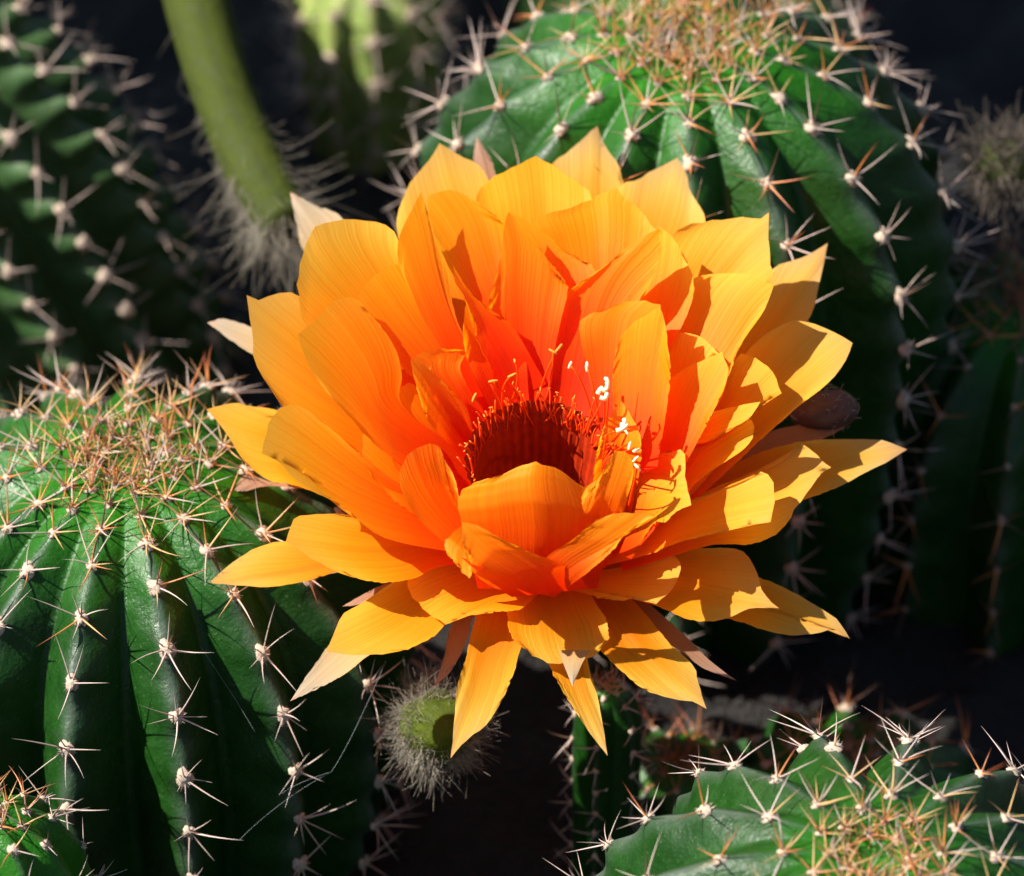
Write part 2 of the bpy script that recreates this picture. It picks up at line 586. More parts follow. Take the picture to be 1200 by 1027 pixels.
make_cactus('barrel_cactus', 'glossy green ribbed cactus with tan spines on its crown, under the flower\'s drooping cream-tipped petals', 'cactus',
            at(165, 775, -410), 345, 340, 320, 15, phase=-0.07, depth=0.24, spacing=80, spine_len=60, seed=3, crest_gain=1.5, tuft=(45, 0.20, 44, ['straw', 'russet', 'straw']))
make_cactus('barrel_cactus', 'large green ribbed cactus with a dense straw spine crown, rising behind the orange flower', 'cactus',
            at(795, 312, -690), 365, 365, 520, 14, phase=0.2244, depth=0.26, spacing=84, spine_len=62, seed=5, crest_gain=1.5, tuft=(80, 0.26, 54, ['straw', 'russet', 'straw']))
make_cactus('barrel_cactus', 'small dark green cactus with brown-centred crown, below and clear of the flower', 'cactus',
            at(1010, 1238, 100), 370, 330, 330, 15, phase=0.1, depth=0.27, spacing=88, spine_len=56, nspine=6, seed=8, young_at=0.10, young_span=0.30, crest_gain=1.8, crown=0.10, tan_until=0.3, tuft=(70, 0.16, 34, ['russet', 'russet', 'straw', 'dark']))
make_cactus('leaning_cactus', 'out-of-focus cactus with knobbly ribs leaning beside the hanging green tube', 'cactus',
            at(-20, 230, -1150), 235, 330, 420, 13, phase=0.15, depth=0.22, notch=0.075, axis=(-0.45, 0.1, 0.88), mat=M_CACTUS_FAR,
            spacing=62, spine_len=58, seed=11, tan_until=0.2, nspine=5)

# ------------------------------------------------------------------ the flower
ALPHA = math.radians(35)
SA, CA = math.sin(ALPHA), math.cos(ALPHA)
MX, MY = 630.0, 548.0                    # mouth of the throat
OX, OY, OW = 630.0, 622.0, -106.0        # where the petals spring from

def cone_w(x, y, theta):
    """depth at which the pixel's line of sight meets the cone of half angle theta round the flower's axis"""
    u, v = x - OX, OY - y
    c = math.cos(math.radians(theta))
    lo, hi = -900.0, 900.0
    for _ in range(40):
        w = (lo + hi) / 2
        if (v * SA + w * CA) / math.sqrt(u * u + v * v + w * w + 1e-6) < c:
            lo = w
        else:
            hi = w
    return OW + (lo + hi) / 2

def catmull(P, n):
    P = np.asarray(P, float)
    if len(P) == 2:
        t = np.linspace(0, 1, n)[:, None]
        return P[0] * (1 - t) + P[1] * t
    E = np.vstack([2 * P[0] - P[1], P, 2 * P[-1] - P[-2]])
    out = []
    for i in range(1, len(E) - 2):
        p0, p1, p2, p3 = E[i - 1], E[i], E[i + 1], E[i + 2]
        for t in np.linspace(0, 1, 24, endpoint=False):
            out.append(0.5 * (2 * p1 + (p2 - p0) * t + (2 * p0 - 5 * p1 + 4 * p2 - p3) * t * t + (3 * p1 - p0 - 3 * p2 + p3) * t ** 3))
    out.append(P[-1])
    out = np.array(out)
    L = np.concatenate([[0], np.cumsum(np.linalg.norm(np.diff(out, axis=0), axis=1))])
    q = np.linspace(0, L[-1], n)
    return np.stack([np.interp(q, L, out[:, k]) for k in range(2)], -1)

flower = empty('cactus_flower', at(OX, OY + 30, OW - 30))
tag(flower, 'wide open orange flower with layered pointed petals and a deep red throat', 'flower')
FBASE = np.array(flower.location)
NPET = [0]

def petal(A, tip, B, theta, base_theta=None, cup=0.10, curl=0.0, pale=0.0, red=0.0, mat=None, name='petal', w=None, dz=0.0, rip=1.0, fold=0.0, jag=1.0, back=0.0, rim=0.34):
    """A and B: the two margins from base to tip in photo pixels; theta: angle from the flower's axis at the tip"""
    NPET[0] += 1
    rng = np.random.default_rng(1000 + NPET[0])
    N, M = 40, 19
    tt = np.linspace(0, 1, N)
    xs = np.linspace(-1, 1, M)
    def cut(P):
        c = catmull(P, 240)
        k = int(239 * (1 - rim))
        q = np.linspace(0, k, N); h = np.linspace(k, 239, M // 2 + 1)
        ix = np.arange(240)
        f = lambda z: np.stack([np.interp(z, ix, c[:, 0]), np.interp(z, ix, c[:, 1])], -1)
        return f(q), f(h)
    a, ra = cut(list(A) + [tip])
    b, rb = cut(list(B) + [tip])
    top = np.vstack([ra, rb[::-1][1:]])           # margin round the end of the petal, tip in the middle
    # ragged margin, stronger towards the tip
    mid = (a[N // 2] + b[N // 2]) / 2
    for e, wt in ((a, np.clip(tt * 2 - 0.7, 0, 1)), (b, np.clip(tt * 2 - 0.7, 0, 1)), (top, np.ones(M))):
        j = rng.normal(0, 0.75, len(e)) * wt * jag
        if e is top:
            j[0] = j[-1] = 0; j[M // 2] = 0
        else:
            j[-1] = 0
        dirv = e - mid
        e += dirv / (np.linalg.norm(dirv, axis=1)[:, None] + 1e-6) * j[:, None]
    if base_theta is None:
        base_theta = max(theta - 3, 44) if abs(tip[0] - OX) < 0.8 * (OY - tip[1]) else max(theta - 2, 48)
    width = max(np.linalg.norm(a - b, axis=1))
    ph = rng.uniform(0, 6.28, 6)
    V, al, ac = [], [], []
    for i in range(N):
        t = tt[i]
        th = base_theta + (theta - base_theta) * t ** 0.8
        hw = np.linalg.norm(a[i] - b[i])
        for jx in range(M):
            x = xs[jx]
            q = (x + 1) / 2
            p = a[i] * (1 - q) + b[i] * q + t ** 1.4 * (top[jx] - a[-1] * (1 - q) - b[-1] * q)
            if w is None:
                ww = cone_w(p[0], p[1], th)
            else:
                ww = np.interp(t, np.linspace(0, 1, len(w)), w)
            ww += dz + cup * hw * (x * x - 0.6) + fold * hw * (abs(x) - 0.5)
            ww += curl * t ** 3 * 40 - back * max(0, abs(x) - 0.7) * 60 * t
            amp = rip * width * 0.012 * (0.3 + t)
            ww += rip * min(width, 90) * 0.010 * math.sin(8.5 * x + ph[3] + 1.5 * t) * t * (1 - x * x * 0.5) + rip * 0.5 * math.sin(19 * x + ph[4]) * t
            ww += rip * min(width, 110) * 0.030 * math.sin(12 * t + 2.6 * (x > 0) + ph[5]) * abs(x) ** 2.5 * t
            ww += amp * (math.sin(5.5 * t + 2.1 * x + ph[0]) + 0.8 * math.sin(9 * t - 4.2 * x + ph[1]) * abs(x) + 0.5 * math.sin(7 * x + ph[2]) * t)
            V.append(at(p[0], p[1], ww) - FBASE)
            al.append(t); ac.append(x)
    Fc = [(i * M + j, i * M + j + 1, (i + 1) * M + j + 1, (i + 1) * M + j) for i in range(N - 1) for j in range(M - 1)]
    m = mesh_from(name, V, Fc)
    fattr(m, 'along', al)
    fattr(m, 'across', ac)
    o = link(name, m, None, mat or M_PETAL)
    o.parent = flower
    o['paleness'] = float(pale)
    o['redness'] = float(red if red or theta < 66 else -0.22)
    o['petal_seed'] = float(rng.random())
    return o

SEP = dict(mat=M_SEPAL, name='sepal', rip=0.5, pale=0.8, rim=0.2)
BRN = dict(mat=M_BROWN, name='sepal', rip=0.5, pale=0.6, rim=0.2)
# --- outermost: narrow cream and brown sepals
petal([(400, 345), (356, 294), (347, 262)], (340, 225), [(440, 320), (402, 257), (370, 241)], 86, **SEP)
petal([(350, 400), (297, 384), (264, 374)], (243, 378), [(350, 435), (296, 415), (272, 400)], 88, **SEP)
petal([(380, 560), (327, 566), (287, 557)], (247, 566), [(380, 575), (315, 570), (285, 576), (264, 572)], 96, **BRN)
petal([(485, 684), (456, 683), (425, 697)], (401, 711), [(485, 705), (445, 700), (425, 708)], 96, **BRN)
petal([(450, 735), (400, 743), (366, 783)], (340, 822), [(460, 755), (431, 769), (410, 786), (385, 801), (360, 813)], 97, **SEP)
petal([(560, 700), (529, 733), (520, 771)], (508, 806), [(580, 710), (555, 724), (546, 753), (529, 786)], 98, **BRN)
petal([(654, 762), (661, 780)], (671, 805), [(692, 762), (682, 778)], 88, mat=M_SEPAL, name='sepal', pale=1.0, cup=0.0, jag=0.2, rip=0.2, dz=8, rim=0.15)
petal([(730, 680), (775, 720), (806, 748), (842, 784)], (864, 798), [(715, 700), (755, 735), (790, 758), (824, 783)], 98, **BRN)
petal([(850, 545), (900, 508), (932, 499), (975, 491)], (1001, 493), [(850, 565), (900, 530), (955, 518), (983, 505)], 90, **BRN)
petal([(575, 260), (560, 205), (555, 185)], (559, 161), [(600, 260), (581, 206), (575, 186)], 84, **BRN)
# --- outer ring
petal([(650, 380), (643, 270), (647, 196), (658, 184), (672, 172), (686, 160)], (700, 148), [(710, 380), (735, 280), (732, 226), (727, 200), (719, 184), (707, 167)], 79, pale=1.0)
petal([(690, 390), (710, 280), (724, 222), (747, 210), (765, 200), (780, 193)], (794, 185), [(760, 400), (818, 310), (827, 262), (816, 237), (808, 224), (805, 208)], 77, pale=0.8)
petal([(560, 430), (490, 340), (466, 275), (467, 250), (476, 222), (488, 204), (503, 188)], (515, 168), [(600, 420), (610, 300), (580, 228), (570, 206), (558, 191), (540, 184), (527, 175)], 75, pale=0.45)
petal([(790, 540), (850, 420), (898, 335), (905, 314), (925, 306), (945, 301)], (970, 285), [(800, 560), (890, 445), (945, 378), (955, 355), (960, 335), (966, 305)], 80, pale=0.8)
petal([(800, 580), (880, 535), (940, 518), (985, 515), (1010, 515), (1038, 517)], (1063, 527), [(800, 625), (890, 602), (945, 585), (985, 570), (1010, 556), (1040, 541)], 85, pale=0.9)
petal([(760, 665), (850, 668), (895, 679), (924, 692), (952, 707), (980, 726)], (996, 749), [(760, 705), (856, 726), (894, 738), (929, 745), (955, 743), (978, 738)], 93, pale=0.7)
petal([(470, 560), (380, 500), (322, 481), (292, 476), (277, 472), (260, 475)], (242, 480), [(460, 610), (352, 571), (320, 565), (303, 555), (284, 538), (272, 518), (256, 496)], 83, pale=0.2, fold=0.10)
petal([(470, 625), (390, 640), (341, 634), (307, 640), (273, 659)], (245, 683), [(470, 660), (397, 670), (359, 681), (316, 688), (275, 686)], 90, pale=0.55)
petal([(580, 670), (557, 725), (546, 770), (535, 810), (532, 850)], (528, 889), [(645, 670), (622, 735), (610, 760), (600, 795), (587, 823), (570, 849), (548, 866)], 93, pale=0.6)
petal([(640, 690), (640, 765), (658, 808), (673, 830), (690, 858)], (712, 886), [(685, 690), (688, 772), (698, 806), (705, 842), (709, 866)], 96, pale=0.6)
petal([(705, 675), (745, 707), (783, 752), (811, 779), (819, 800)], (828, 831), [(660, 690), (688, 730), (705, 763), (738, 795), (762, 811), (789, 819), (812, 823)], 90, pale=0.5, fold=-0.08)
# --- second ring
petal([(520, 490), (430, 430), (362, 384), (350, 350), (350, 318), (357, 290)], (369, 266), [(555, 470), (500, 370), (468, 310), (466, 278), (450, 264), (420, 257), (390, 259)], 60, pale=0.15, cup=0.16)
petal([(540, 570), (420, 530), (345, 488), (313, 450), (299, 425), (295, 390)], (289, 346), [(565, 540), (480, 450), (420, 395), (375, 370), (347, 344), (322, 345), (305, 351)], 65, pale=0.3)
petal([(600, 420), (575, 300), (558, 235), (572, 214), (590, 202), (610, 192)], (628, 183), [(650, 420), (692, 300), (693, 232), (680, 217), (660, 202), (643, 191)], 68, cup=0.14)
petal([(730, 450), (760, 350), (788, 276), (827, 260), (852, 257), (871, 255), (890, 257)], (901, 249), [(770, 460), (850, 375), (902, 332), (902, 300), (900, 275)], 66, pale=0.25)
petal([(770, 570), (850, 450), (885, 402), (925, 377), (947, 378), (970, 385), (985, 393)], (999, 402), [(790, 610), (885, 522), (930, 478), (955, 462), (978, 441), (992, 420)], 72, pale=0.35)
petal([(720, 640), (820, 580), (870, 560), (915, 542), (940, 520), (950, 528), (960, 538)], (974, 548), [(730, 670), (830, 640), (880, 638), (913, 623), (935, 592), (950, 571), (960, 557)], 76, pale=0.35)
petal([(690, 655), (760, 648), (800, 644), (861, 643), (879, 656), (888, 675), (897, 698)], (913, 713), [(690, 690), (765, 709), (800, 724), (828, 729), (855, 724), (880, 713)], 83, pale=0.4)
petal([(600, 650), (520, 655), (459, 684), (426, 706), (403, 719), (394, 737)], (383, 764), [(610, 690), (560, 710), (523, 732), (508, 746), (485, 758), (455, 766), (418, 768)], 86, pale=0.2)
petal([(560, 615), (470, 615), (426, 606), (390, 602), (358, 604), (344, 608), (340, 620)], (335, 635), [(570, 660), (515, 664), (485, 678), (447, 683), (415, 677), (394, 670), (368, 656)], 74, pale=0.15)
petal([(620, 660), (597, 700), (595, 725), (598, 745), (610, 757), (625, 769), (645, 777)], (668, 778), [(680, 665), (697, 705), (710, 725), (713, 748), (703, 762), (688, 772)], 84, pale=0.15, curl=-0.4)
petal([(610, 640), (540, 655), (490, 672), (476, 686), (495, 712)], (522, 732), [(645, 680), (612, 713), (581, 717), (552, 722)], 79, pale=0.05)
petal([(640, 655), (700, 668), (750, 660), (785, 651), (796, 656), (797, 670), (789, 690)], (769, 708), [(635, 685), (680, 694), (705, 701), (728, 704), (748, 702)], 76, pale=0.2)
# --- third ring
petal([(545, 600), (470, 568), (425, 535), (390, 505), (355, 478), (332, 476), (315, 497)], (307, 532), [(545, 650), (450, 630), (400, 592), (368, 577), (345, 562), (325, 540)], 60, pale=0.1)
petal([(545, 590), (450, 530), (405, 484), (375, 450), (358, 420)], (349, 392), [(560, 540), (475, 480), (471, 440), (463, 408), (440, 375), (420, 352), (402, 348), (385, 358), (371, 374)], 53, cup=0.05)
petal([(590, 440), (545, 350), (520, 300), (503, 255)], (501, 230), [(615, 400), (600, 330), (592, 270), (577, 250), (557, 236), (537, 225), (518, 224)], 56, cup=0.14, red=0.15)
petal([(655, 440), (660, 340), (640, 285), (627, 258), (650, 249), (685, 238), (700, 229)], (723, 221), [(705, 440), (762, 340), (773, 280), (760, 260), (744, 240), (733, 234)], 60, cup=0.12, red=0.12)
petal([(740, 540), (755, 430), (768, 375), (782, 342), (810, 327), (840, 321), (872, 322), (890, 328)], (907, 334), [(770, 560), (837, 480), (857, 432), (868, 402), (893, 368), (902, 348)], 60, cup=0.10)
petal([(800, 560), (840, 475), (858, 432), (867, 415), (884, 420), (901, 431), (911, 448)], (916, 461), [(800, 575), (850, 490), (885, 480), (900, 471)], 64)
petal([(680, 655), (740, 615), (800, 590), (850, 572), (880, 560), (896, 552), (906, 566), (907, 585)], (903, 612), [(690, 668), (760, 650), (795, 636), (850, 623), (880, 616)], 67, pale=0.15)
petal([(740, 610), (790, 540), (830, 522), (862, 505), (878, 490)], (884, 500), [(750, 640), (806, 577), (840, 548), (870, 528), (881, 514)], 62)
petal([(705, 450), (740, 360), (765, 310)], (772, 265), [(760, 450), (805, 370), (813, 328), (800, 300), (788, 278)], 57)
petal([(560, 510), (480, 440), (447, 392), (421, 350)], (436, 326), [(580, 480), (530, 380), (490, 320), (465, 309), (450, 314)], 55, cup=0.08, red=0.2)
# --- inner ring
petal([(565, 490), (510, 400), (480, 340), (466, 303), (468, 280), (478, 254)], (493, 225), [(590, 460), (545, 395), (531, 360), (526, 322), (514, 290), (504, 258)], 52, red=0.25)
petal([(600, 450), (600, 350), (595, 290)], (600, 250), [(680, 420), (700, 325), (670, 300), (645, 279), (622, 261)], 52, red=0.3)
petal([(540, 580), (470, 555), (457, 522), (440, 487), (430, 460)], (427, 441), [(560, 560), (500, 545), (480, 528), (466, 500), (450, 475)], 54, red=0.15)
petal([(760, 540), (775, 440), (778, 395), (800, 390), (825, 398)], (842, 414), [(770, 540), (795, 445), (818, 428)], 56)
petal([(765, 570), (768, 500), (778, 455), (800, 433), (825, 423)], (846, 412), [(795, 560), (836, 482), (853, 440)], 53, red=0.15)
petal([(755, 575), (776, 528), (800, 503), (828, 485), (860, 477)], (891, 471), [(765, 585), (800, 528), (830, 518), (858, 503), (880, 488)], 58)
petal([(590, 490), (570, 400), (575, 345), (587, 300), (591, 265)], (596, 248), [(640, 480), (652, 400), (665, 338), (650, 320), (632, 290), (612, 265)], 47, cup=0.08, red=0.42)
petal([(645, 480), (648, 400), (652, 365), (664, 343), (700, 320), (727, 296), (750, 280)], (771, 268), [(700, 490), (722, 395), (750, 350), (762, 333), (770, 313), (774, 290)], 49, red=0.38)
petal([(545, 520), (510, 470), (488, 435)], (486, 419), [(570, 490), (540, 435), (547, 412), (522, 410), (500, 412)], 45, red=0.25)
petal([(700, 510), (690, 440), (680, 395), (682, 374), (714, 360), (745, 352)], (774, 357), [(740, 520), (752, 440), (772, 395)], 46, red=0.35)
petal([(725, 560), (718, 470), (722, 410), (740, 380)], (773, 360), [(770, 550), (785, 450), (782, 400), (778, 372)], 44, red=0.2)
petal([(560, 670), (510, 627), (482, 597), (468, 565), (472, 543), (485, 527)], (503, 520), [(610, 640), (552, 608), (538, 582), (533, 560), (521, 538), (515, 524)], 50, red=0.1)
petal([(545, 540), (518, 512), (500, 490), (490, 460), (484, 437)], (481, 420), [(560, 525), (553, 500), (545, 475), (530, 458), (517, 449), (500, 430)], 43, red=0.1)
petal([(600, 470), (560, 400), (545, 350), (533, 330)], (531, 311), [(640, 450), (600, 382), (575, 366), (548, 338)], 43, red=0.55)
petal([(580, 490), (550, 430), (543, 390)], (547, 350), [(620, 470), (612, 400), (580, 370)], 45, red=0.45)
petal([(605, 490), (620, 430), (640, 370)], (668, 332), [(705, 490), (702, 420), (692, 370)], 52, red=0.5)
petal([(540, 600), (510, 560), (470, 510), (466, 480)], (468, 455), [(580, 560), (545, 530), (510, 490), (485, 450)], 53, red=0.2)
petal([(725, 650), (744, 600), (748, 560), (762, 537), (785, 530), (802, 529), (803, 560)], (810, 592), [(740, 655), (765, 615), (780, 612), (792, 600)], 52, dz=12, pale=0.1)
petal([(560, 640), (480, 600), (430, 550), (425, 510)], (432, 478), [(600, 560), (560, 520), (500, 480), (455, 462)], 60, red=0.15)
petal([(660, 650), (720, 600), (770, 545), (815, 505)], (850, 492), [(690, 665), (760, 625), (820, 570), (848, 530)], 67, red=0.25)
petal([(690, 610), (698, 540), (708, 500)], (728, 468), [(735, 620), (748, 560), (750, 510)], 50, w=(-45, -20, 0, 5), red=0.0)
# --- front of the cup, seen from outside
petal([(560, 690), (545, 630), (537, 583), (556, 567), (583, 558), (608, 547)], (628, 541), [(700, 690), (715, 620), (702, 588), (687, 573), (672, 563), (654, 550)], 50, w=(10, 50, 78, 88), cup=-0.14, fold=-0.12, red=0.22)
petal([(650, 690), (670, 620), (686, 573), (698, 565), (708, 550)], (720, 529), [(710, 665), (729, 605), (738, 575), (742, 548), (735, 531)], 50, w=(5, 45, 75, 85), cup=-0.14, red=0.22)
petal([(600, 700), (560, 676), (543, 645)], (541, 612), [(690, 690), (672, 668), (642, 655), (610, 643), (581, 628), (560, 616)], 60, w=(60, 92, 112, 122), cup=-0.12, red=0.12)
petal([(625, 695), (640, 655), (665, 637), (690, 617), (706, 607), (732, 601)], (767, 605), [(650, 700), (690, 670), (718, 645), (735, 622)], 60, w=(48, 88, 108, 116), cup=-0.06, red=0.12)
petal([(560, 600), (530, 625), (522, 643)], (550, 678), [(600, 620), (582, 642), (563, 657)], 60, w=(0, 60, 95, 100), cup=-0.1, red=0.05)

# --- throat, stamens and style
AXIS = U_ * SA + F_ * CA
E1 = R_
E2 = U_ * CA - F_ * SA
MOUTH = at(MX, MY, 0)
def throat_pt(r, h, ang):
    return MOUTH + (E1 * math.cos(ang) + E2 * math.sin(ang)) * (r * S) + AXIS * (h * S) - FBASE
prof = [(86, 16), (80, 4), (75, -40), (69, -85), (60, -130), (49, -170), (36, -205), (22, -228), (2, -236)]
na = 160
V, Fc = [], []
for (r, h) in prof:
    for j in range(na):
        a = 2 * math.pi * j / na
        V.append(throat_pt(r * (1 - 0.022 * (j % 4 in (1, 2))), h, a))
for i in range(len(prof) - 1):
    for j in range(na):
        Fc.append((i * na + j, i * na + (j + 1) % na, (i + 1) * na + (j + 1) % na, (i + 1) * na + j))
o = link('throat', mesh_from('throat', V, Fc), None, M_THROAT); o.parent = flower
o['label'] = 'deep red funnel at the heart of the flower'

def anther_mesh():
    v, f = tube_geo([(0, 0, -1), (0, 0, -0.8), (0.1, 0, 0), (0, 0, 0.8), (0, 0, 1)], [0.15, 0.42, 0.5, 0.4, 0.12], 6)
    m = mesh_from('anther', v, f)
    m.materials.append(M_ANTHER)
    m.polygons.foreach_set('use_smooth', [True] * len(m.polygons))
    return m
ANTHER = anther_mesh()
ANTHER_LIT = anther_mesh()
ANTHER_LIT.materials[0] = M_STIGMA  # pale material stands for sunlight on the right-hand anthers
rs = np.random.default_rng(21)
for k in range(120):
    a = 2 * math.pi * (k + rs.uniform(-0.35, 0.35)) / 120
    back = math.sin(a)                       # 1 at the far side of the throat
    h0 = rs.uniform(-22, 6)
    r0 = np.interp(h0, [-85, -40, 6], [68, 75, 81])
    top = rs.uniform(14, 44) * (0.55 + 0.45 * max(0, back)) + (22 if rs.random() < 0.15 else 0)
    rt = rs.uniform(80, 98)
    a2 = a + rs.normal(0, 0.13)
    path = []
    for t in np.linspace(0, 1, 9):
        r = r0 + (rt - r0) * t ** 1.7
        h = h0 + (top - h0) * t
        aa = a + (a2 - a) * t + 0.02 * math.sin(5 * t + k)
        path.append(throat_pt(r - 3, h, aa))
    if back < -0.2 and top > 10:
        path = [throat_pt(r0 - 3 + (82 - r0) * t ** 1.5 * 0.8, h0 + (min(top, 14) - h0) * t, a) for t in np.linspace(0, 1, 9)]
    v, f = tube_geo(path, [1.0 * S] * 8 + [0.6 * S], 5)
    so = link('stamen', mesh_from('stamen', v, f), None, M_FILAMENT); so.parent = flower
    ao = bpy.data.objects.new('anther', ANTHER); COL.objects.link(ao); ao.parent = so
    d = Vector(rs.normal(0, 1, 3)).normalized()
    sc = rs.uniform(1.1, 1.9) * S
    ao.matrix_basis = Matrix.Translation(Vector(path[-1])) @ d.to_track_quat('Z', 'Y').to_matrix().to_4x4() @ Matrix.Diagonal((sc, sc, sc * 1.5, 1))
# longer stamens leaning on the petals at the right of the throat
for (x0, y0, x1, y1, x2, y2, wt) in [(700, 520, 690, 450, 668, 428, 20), (703, 515, 702, 470, 688, 430, 25), (706, 515, 712, 470, 704, 455, 30), (705, 525, 716, 470, 712, 448, 34),
        (708, 530, 735, 500, 728, 498, 40), (712, 535, 742, 515, 738, 522, 42), (710, 540, 748, 520, 746, 528, 44), (716, 550, 748, 540, 745, 538, 46), (735, 600, 742, 570, 747, 548, 60), (720, 540, 740, 500, 733, 505, 40),
        (575, 500, 560, 470, 556, 466, 10), (590, 480, 585, 450, 600, 440, 0), (600, 470, 612, 440, 603, 423, 0), (640, 470, 650, 430, 648, 412, 0), (630, 470, 640, 430, 655, 408, 0), (610, 480, 585, 455, 578, 447, 0)]:
    P0, P1, P2 = at(x0, y0, wt - 70), at(x1, y1, wt + 14), at(x2, y2, wt + 10)
    path = [(1 - t) ** 2 * P0 + 2 * t * (1 - t) * P1 + t * t * P2 - FBASE for t in np.linspace(0, 1, 12)]
    v, f = tube_geo(path, [1.3 * S] * 12, 5)
    so = link('stamen', mesh_from('stamen', v, f), None, M_FILAMENT); so.parent = flower
    ao = bpy.data.objects.new('anther', ANTHER_LIT if x2 > 660 else ANTHER); COL.objects.link(ao); ao.parent = so
    d = Vector(rs.normal(0, 1, 3)).normalized()
    sc = rs.uniform(3.0, 4.4) * S
    ao.matrix_basis = Matrix.Translation(Vector(path[-1])) @ d.to_track_quat('Z', 'Y').to_matrix().to_4x4() @ Matrix.Diagonal((sc, sc, sc * 1.6, 1))
# pale curled stigma lobes at the right rim
for pts in ([(700, 462), (704, 456), (710, 458), (712, 446), (708, 443)], [(703, 466), (709, 467), (712, 460)], [(722, 505), (729, 503), (736, 497)], [(727, 504), (732, 496), (731, 490)]):
    path = [at(p[0], p[1], 62) - FBASE for p in catmull(pts, 12)]
    v, f = tube_geo(path, [2.6 * S] * 11 + [1.2 * S], 6)
    so = link('stigma_lobe', mesh_from('stigma_lobe', v, f), None, M_STIGMA); so.parent = flower

# --- green tube that carries the flower to the cactus behind
def smooth_path(pts, n):
    pts = np.asarray(pts, float)
    t = np.linspace(0, len(pts) - 1, n)
    out = []
    E = np.vstack([2 * pts[0] - pts[1], pts, 2 * pts[-1] - pts[-2]])
    for q in t:
        i = min(int(q), len(pts) - 2); s = q - i
        p0, p1, p2, p3 = E[i], E[i + 1], E[i + 2], E[i + 3]
        out.append(0.5 * (2 * p1 + (p2 - p0) * s + (2 * p0 - 5 * p1 + 4 * p2 - p3) * s * s + (3 * p1 - p0 - 3 * p2 + p3) * s ** 3))
    return np.array(out)
def green_tube(name, pts, radii, parent, base, mat, young=0.5, nseg=24):
    path = smooth_path([at(*p) for p in pts], 40) - base
    rr = np.interp(np.linspace(0, 1, 40), np.linspace(0, 1, len(radii)), radii) * S
    v, f = tube_geo(path, rr, nseg)
    k = np.arange(len(v)) % nseg
    m = mesh_from(name, v, f)
    fattr(m, 'crest', (k % 4 == 0) * 0.6)
    fattr(m, 'young', np.full(len(v), young))
    o = link(name, m, None, mat); o.parent = parent
    return o, path, rr
green_tube('floral_tube', [(630, 640, -140), (634, 690, -215), (655, 690, -320), (690, 640, -420), (720, 580, -470)], [80, 52, 40, 40, 46], flower, FBASE, M_TUBE, 0.4)

# ------------------------------------------------------------------ wool, buds, other plants
def fibres(name, roots, dirs, lens, parent, base, mat, rad=0.8, curl=0.35, seed=0, droop=0.0):
    """one tuft of wool: thin bent hairs"""
    r = np.random.default_rng(seed)
    VV, FF, n = [], [], 0
    for p, d, L in zip(roots, dirs, lens):
        d = d / (np.linalg.norm(d) + 1e-9)
        c1 = r.normal(0, curl, 3)
        c2 = r.normal(0, curl, 3)
        path = [p - base + d * L * t + c1 * L * t * t + c2 * L * t ** 3 + np.array([0, 0, -droop]) * L * t * t for t in np.linspace(0, 1, 6)]
        v, f = tube_geo(path, np.linspace(rad, rad * 0.4, 6) * S, 3, False)
        VV.append(v); FF += [tuple(q + n for q in ff) for ff in f]; n += len(v)
    o = link(name, mesh_from(name, np.concatenate(VV), FF), None, mat)
    o.parent = parent
    o['kind'] = 'stuff'
    return o

def fluffy_bud(name, label, cat, c, R, Rl, ndir, skin, wool, nh=600, hl=26, seed=0, cover=0.1, rad=0.7, young=0.6):
    """egg-shaped bud pointing along ndir, clothed in wool except at its bare tip"""
    c = np.asarray(c)
    rng = np.random.default_rng(seed)
    x, y, z = frame(np.asarray(ndir, float), np.array([0.1, 0.9, 0.2]))
    th = empty(name, c - z * Rl * S)
    tag(th, label, cat)
    base = np.array(th.location)
    nu, nv = 28, 22
    V = []
    for i in range(nv):
        q = math.pi * i / (nv - 1)
        for j in range(nu):
            a = 2 * math.pi * j / nu
            k = 1 + 0.05 * math.sin(4 * a + 5 * q) + 0.04 * math.sin(7 * a - 3 * q)
            V.append(c - base + S * (z * Rl * math.cos(q) + R * k * math.sin(q) ** 0.9 * (x * math.cos(a) + y * math.sin(a))))
    Fc = [(i * nu + j, (i + 1) * nu + j, (i + 1) * nu + (j + 1) % nu, i * nu + (j + 1) % nu) for i in range(nv - 1) for j in range(nu)]
    m = mesh_from('bud_scale_body', V, Fc)
    fattr(m, 'crest', np.zeros(len(V))); fattr(m, 'young', np.full(len(V), young))
    o = link('bud_body', m, None, skin); o.parent = th
    roots, dirs, lens = [], [], []
    while len(roots) < nh:
        d = rng.normal(0, 1, 3); d /= np.linalg.norm(d)
        if np.dot(d, z) > 1 - cover - 0.25 * rng.random():
            continue
        p = c + S * (z * Rl * np.dot(d, z) + R * (d - z * np.dot(d, z))) * 0.98
        roots.append(p); dirs.append(d + 0.5 * z * rng.random() + rng.normal(0, 0.5, 3)); lens.append(hl * S * rng.uniform(0.4, 1.2))
    fibres('wool', roots, dirs, lens, th, base, wool, rad, 0.35, seed + 1)
    return th

